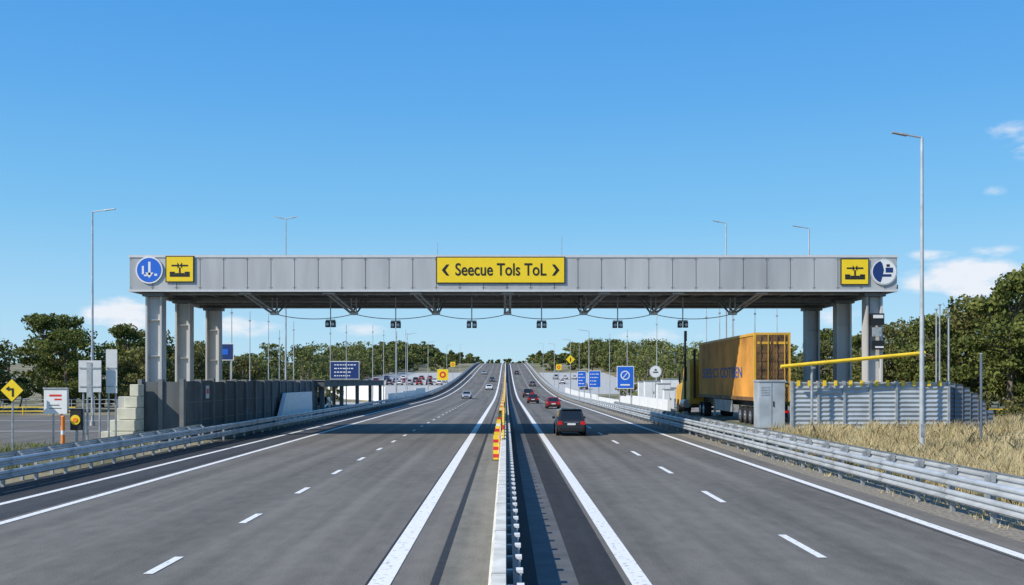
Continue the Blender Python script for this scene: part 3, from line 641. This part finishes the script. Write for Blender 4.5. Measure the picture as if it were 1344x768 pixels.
# ---------------------------------------------------------------- vegetation
def leaves_np(C,size):
    n=len(C); u=rng.normal(size=(n,3)); u/=np.linalg.norm(u,axis=1)[:,None]; w=rng.normal(size=(n,3)); v=np.cross(u,w); v/=np.linalg.norm(v,axis=1)[:,None]
    s=(size*rng.uniform(.6,1.4,n))[:,None]; return np.stack([C-u*s,C+v*s*.55,C+u*s,C-v*s*.55],1).reshape(-1,3)
def np_mesh(name,V,k,m,extra=None):
    nV=len(V); nf=nV//k
    me=bpy.data.meshes.new(name)
    ev=[];ef=[]
    if extra: ev=extra.v; ef=extra.f
    VV=np.concatenate([V,np.array(ev).reshape(-1,3)]) if ev else V
    me.vertices.add(len(VV)); me.vertices.foreach_set('co',VV.astype(np.float32).ravel())
    loops=np.arange(nV); starts=np.arange(nf)*k
    if ef:
        el=np.concatenate([np.array(f)+nV for f in ef]); es=nV+np.concatenate([[0],np.cumsum([len(f) for f in ef])[:-1]])
        loops=np.concatenate([loops,el]); starts=np.concatenate([starts,es])
    me.loops.add(len(loops)); me.loops.foreach_set('vertex_index',loops.astype(np.int32)); me.polygons.add(len(starts)); me.polygons.foreach_set('loop_start',starts.astype(np.int32))
    me.materials.append(m); me.materials.append(M_bark)
    mi=np.zeros(len(starts),dtype=np.int32); mi[nf:]=1; me.polygons.foreach_set('material_index',mi)
    me.update(calc_edges=True); me.validate()
    o=bpy.data.objects.new(name,me); scn.collection.objects.link(o); return o
def tree_parts(base,h,rad,nclump,nleaf,size,mb,low=.25,limbs=5):
    bx,by,bz=base; top=Vector((bx+rng.uniform(-.5,.5),by+rng.uniform(-.5,.5),bz+h*.75)); r=h*.022
    mid=(Vector(base)+top)/2+Vector((rng.uniform(-.3,.3),rng.uniform(-.3,.3),0))
    mb.tube([Vector(base)-Vector((0,0,.2)),mid,top],[r*1.3,r*.9,r*.3],M_bark,6)
    C=[]
    for i in range(nclump):
        z=rng.uniform(low,1.0); t=(z-low)/(1-low); rr=rad*(.55+.45*math.sin(math.pi*min(1,t*.85+.12)))*math.sqrt(rng.uniform(.1,1)); a=rng.uniform(0,2*math.pi)
        if t>.8: rr*=.6
        c=np.array([bx+rr*math.cos(a),by+rr*math.sin(a),bz+h*z*.93]); cs=rad*rng.uniform(.18,.38)
        if i<limbs: 
            s=Vector(base).lerp(top,.4+.5*t*.9); mb.cyl(s,Vector(c),r*.45,r*.12,M_bark,5)
        d=rng.normal(size=(nleaf,3)); d/=np.linalg.norm(d,axis=1)[:,None]; d*=(rng.uniform(.15,1,nleaf)**.5)[:,None]*cs*np.array([1.15,1.15,.6])
        C.append(c+d)
    return leaves_np(np.concatenate(C),size)
vars_=[]
for i,(h,rad,m,nc) in enumerate([(11,4.2,M_leaf,46),(10,4.6,M_leaf2,44),(12,3.6,M_leaf,40),(9,4.4,M_leaf2,42)]):
    mb=MB(); V=tree_parts((0,0,0),h,rad,nc,165,.19,mb,low=.16,limbs=14); o=np_mesh('eucalyptus_tree',V,4,m,mb); vars_.append((o,h))
first=[True]*4
def put(x,y,h):
    i=rng.integers(4); o,hh=vars_[i]; s=h/hh; loc=(x,y,H(x,y)); rz=rng.uniform(0,6.28)
    if first[i]: o.location=loc;o.rotation_euler=(0,0,rz);o.scale=(s,)*3;first[i]=False
    else: inst(o,'eucalyptus_tree',loc,rz,s)
for (x,y,h) in [(-58,112,10.6),(-53,118,11.6),(-64,120,11.4),(-49,114,9.6),(-45,122,10.6),(-41,118,7.6),(-70,125,12.5),(-38,128,8.6),(-34,132,6.8),(-56,132,12.3),(-47,136,10.5),
                (43.5,88,13.2),(49,92,15.0),(40.5,96,10.0),(46,100,12),(54,100,13.6),(38,108,8.8),(36,118,8.3),(44,116,11),(33,122,7.8),(52,112,12.5),(60,108,13.5),(40,130,10.5),(33,136,8.3),(37,101,7.6),(47,86,11.5)]:
    put(x,y,h)
for i in range(4):
    if first[i]: put(70+i*6,120,12)
mb=MB(); Vs=[]
def far(x,y,h,q=1.0):
    sz=max(.32,y/700.0*.7); Vs.append(tree_parts((x,y,H(x,y)),h,h*.42,int(15*q)+4,36,sz,mb,low=.08,limbs=2))
def th(x,y,top=455):
    return max(4.5,(3.5+(500-top)/1344*y-prof(y))*rng.uniform(.78,1.06))
for y in np.arange(140,700,8.0):
    for r in range(2):
        far(-50-r*9-rng.uniform(-4,4),y+rng.uniform(-3,3),th(0,y,453-5*r))
        if y>150: far(46+r*9+rng.uniform(-4,4),y+rng.uniform(-3,3),th(0,y,450-6*r))
for y in (440,500,590,690): 
    for x in np.arange(-50,-20,6): far(x+rng.uniform(-2,2),y,rng.uniform(5,8))
    for x in np.arange(20,50,6): far(x+rng.uniform(-2,2),y,rng.uniform(5,8))
for x in np.arange(-100,100,7):
    far(x+rng.uniform(-2,2),1010+rng.uniform(-10,10),rng.uniform(7,11) if abs(x)<25 else rng.uniform(11,16),1.2)
    if abs(x)>20: far(x,830,rng.uniform(8,12))
for x in np.arange(-100,-30,3.4): far(x,126+rng.uniform(-6,10),rng.uniform(3.5,5.8),.7)
for x in np.arange(30,100,3.4): far(x,124+rng.uniform(-6,10),rng.uniform(3.5,6),.7)
for x in np.arange(-170,-66,8): far(x,160+rng.uniform(-8,8),rng.uniform(9,13))
for x in np.arange(62,170,8): far(x,160+rng.uniform(-8,8),rng.uniform(9,13))
np_mesh('distant_tree_line',np.concatenate(Vs),4,M_leaf3,mb)
mb=MB(); Vs=[]
for (x,y,h) in [(-33,170,3),(-30,180,2.5),(-35,190,3.5),(-38,205,4),(24,150,3.5),(28,160,4),(22,170,3),(30,178,4),(26,190,3.5),(24,205,3.5),(31,215,4),(36,85,2.2),(39,84,2.6),(42,83,2.4),(34.5,88,2),(46,82,2.5)]:
    Vs.append(tree_parts((x,y,H(x,y)),h,h*.7,22,60,.16,mb,low=.05,limbs=3))
np_mesh('shrubs',np.concatenate(Vs),4,M_leaf2,mb)
def grass(name,reg,n,hmin,hmax,m,ncl):
    x0,x1,y0,y1=reg; cl=np.stack([rng.uniform(x0,x1,ncl),rng.uniform(y0,y1,ncl)],1); idx=rng.integers(0,ncl,n)
    p=cl[idx]+rng.normal(size=(n,2))*.22; p[:,0]=np.maximum(p[:,0],x0-.2)
    z=np.array([H(a,c) for a,c in p]); hh=rng.uniform(hmin,hmax,n)*(.6+.7*rng.random(ncl)[idx]); a=rng.uniform(0,6.28,n); w=rng.uniform(.008,.02,n)
    ln=rng.normal(size=(n,2))*.34*hh[:,None]
    B=np.column_stack([p,z]); dx=np.column_stack([np.cos(a)*w,np.sin(a)*w,np.zeros(n)]); T=B+np.column_stack([ln,hh])
    Mi=B+np.column_stack([ln*.3,hh*.55])
    V=np.stack([B-dx,B+dx,Mi+dx*.7,T,Mi-dx*.7],1).reshape(-1,3); return np_mesh(name,V,5,m)
grass('dry_grass',(13.8,24,24,54.5),52000,.22,.62,M_dry,1300)
grass('verge_grass',(13.3,24,20,54),7000,.15,.36,M_grn,260)
grass('dry_grass',(11.9,13.8,16,60),3000,.06,.22,M_dry,180)
grass('verge_grass',(-30,-17.8,34,56),12000,.08,.28,M_grn,800)
grass('dry_grass',(24,34,50,62),7000,.3,.7,M_dry,260)

# ---------------------------------------------------------------- light & sky
S=Vector((-0.87,-0.50,0)).normalized(); el=math.radians(38); S=Vector((S.x*math.cos(el),S.y*math.cos(el),math.sin(el)))
sd=bpy.data.lights.new('sun','SUN'); sd.energy=5.0; sd.angle=math.radians(.5); sd.color=(1,.94,.84); so=bpy.data.objects.new('sun',sd); scn.collection.objects.link(so)
so.rotation_euler=(-S).to_track_quat('-Z','Y').to_euler(); so.location=(-40,-20,60)
w=bpy.data.worlds.new('World'); scn.world=w; w.use_nodes=True; nt=w.node_tree; L=nt.links.new; bg=nt.nodes['Background']
sky=nt.nodes.new('ShaderNodeTexSky'); sky.sky_type='NISHITA'; sky.sun_disc=False; sky.sun_elevation=el; sky.sun_rotation=math.atan2(S.x,S.y); sky.air_density=1.0; sky.dust_density=.3; sky.ozone_density=2.0
def mth(op,a,bv=None,cv=None):
    x=nt.nodes.new('ShaderNodeMath'); x.operation=op
    for i,s in enumerate((a,bv,cv)):
        if s is None: continue
        if isinstance(s,(int,float)): x.inputs[i].default_value=s
        else: L(s,x.inputs[i])
    return x.outputs[0]
tc=nt.nodes.new('ShaderNodeTexCoord'); sx=nt.nodes.new('ShaderNodeSeparateXYZ'); L(tc.outputs['Generated'],sx.inputs[0])
az=mth('MULTIPLY',mth('ARCTAN2',sx.outputs[0],sx.outputs[1]),57.2958); ele=mth('MULTIPLY',mth('ARCSINE',sx.outputs[2]),57.2958)
cb=nt.nodes.new('ShaderNodeCombineXYZ'); L(mth('MULTIPLY',az,.42),cb.inputs[0]); L(mth('MULTIPLY',ele,1.0),cb.inputs[1])
no=nt.nodes.new('ShaderNodeTexNoise'); no.inputs['Scale'].default_value=1.3; no.inputs['Detail'].default_value=7; no.inputs['Roughness'].default_value=.58; L(cb.outputs[0],no.inputs[0])
m=None
for (a0,e0,ra,re,st) in [(24.2,5.2,3.6,1.35,1.0),(22.7,6.5,1.8,.42,.65),(25.3,6.5,1.8,.40,.55),(26.1,12.4,1.6,.5,.42),(26.9,11.5,1.1,.7,.5),(25.5,9.5,.7,.35,.35),(-20.6,3.5,2.3,1.1,1.0),(-14.5,2.9,2.6,.7,.75),(-8,2.9,2.2,.5,.5),(8.5,2.5,3,.5,.5),(18,3.4,2,.6,.6)]:
    d=mth('ADD',mth('POWER',mth('ABSOLUTE',mth('DIVIDE',mth('SUBTRACT',az,a0),ra)),2.0),mth('POWER',mth('ABSOLUTE',mth('DIVIDE',mth('SUBTRACT',ele,e0),re)),2.0))
    k=mth('MULTIPLY',mth('MAXIMUM',mth('SUBTRACT',1.0,d),0.0),st); m=k if m is None else mth('MAXIMUM',m,k)
dn=mth('ADD',mth('MULTIPLY',mth('SUBTRACT',no.outputs[0],.5),3.2),mth('SUBTRACT',mth('MULTIPLY',m,1.5),.25)); dn=mth('MULTIPLY',mth('MINIMUM',mth('MAXIMUM',dn,0.0),1.0),mth('MINIMUM',mth('MULTIPLY',m,1.7),.92))
rp=nt.nodes.new('ShaderNodeValToRGB')
L(mth('MULTIPLY',mth('MAXIMUM',ele,0.0),1/90.0),rp.inputs[0])
E=rp.color_ramp.elements; E[0].position=0; E[0].color=(.50,.77,.94,1); E[1].position=1; E[1].color=(.07,.22,.55,1)
for p,c in ((.045,(.37,.68,.94)),(.10,(.20,.55,.91)),(.17,(.108,.42,.88)),(.24,(.066,.335,.83)),(.45,(.06,.27,.70))):
    q=E.new(p); q.color=(*c,1)
sc=nt.nodes.new('ShaderNodeVectorMath'); sc.operation='SCALE'; L(rp.outputs[0],sc.inputs[0]); sc.inputs['Scale'].default_value=1/.12
bl=nt.nodes.new('ShaderNodeMix'); bl.data_type='RGBA'; bl.inputs[0].default_value=.88; L(sky.outputs[0],bl.inputs[6]); L(sc.outputs[0],bl.inputs[7])
mx=nt.nodes.new('ShaderNodeMix'); mx.data_type='RGBA'; L(dn,mx.inputs[0]); L(bl.outputs[2],mx.inputs[6]); mx.inputs[7].default_value=(7.3,7.5,8.0,1)
L(mx.outputs[2],bg.inputs[0]); bg.inputs[1].default_value=.12

# ---------------------------------------------------------------- camera
cd=bpy.data.cameras.new('camera'); cam=bpy.data.objects.new('camera',cd); scn.collection.objects.link(cam); cam.location=(0,0,3.5); cam.rotation_euler=(math.radians(90),0,0)
cd.lens=36; cd.sensor_width=36; cd.shift_x=8/1344; cd.shift_y=116/1344; cd.clip_end=20000; scn.camera=cam
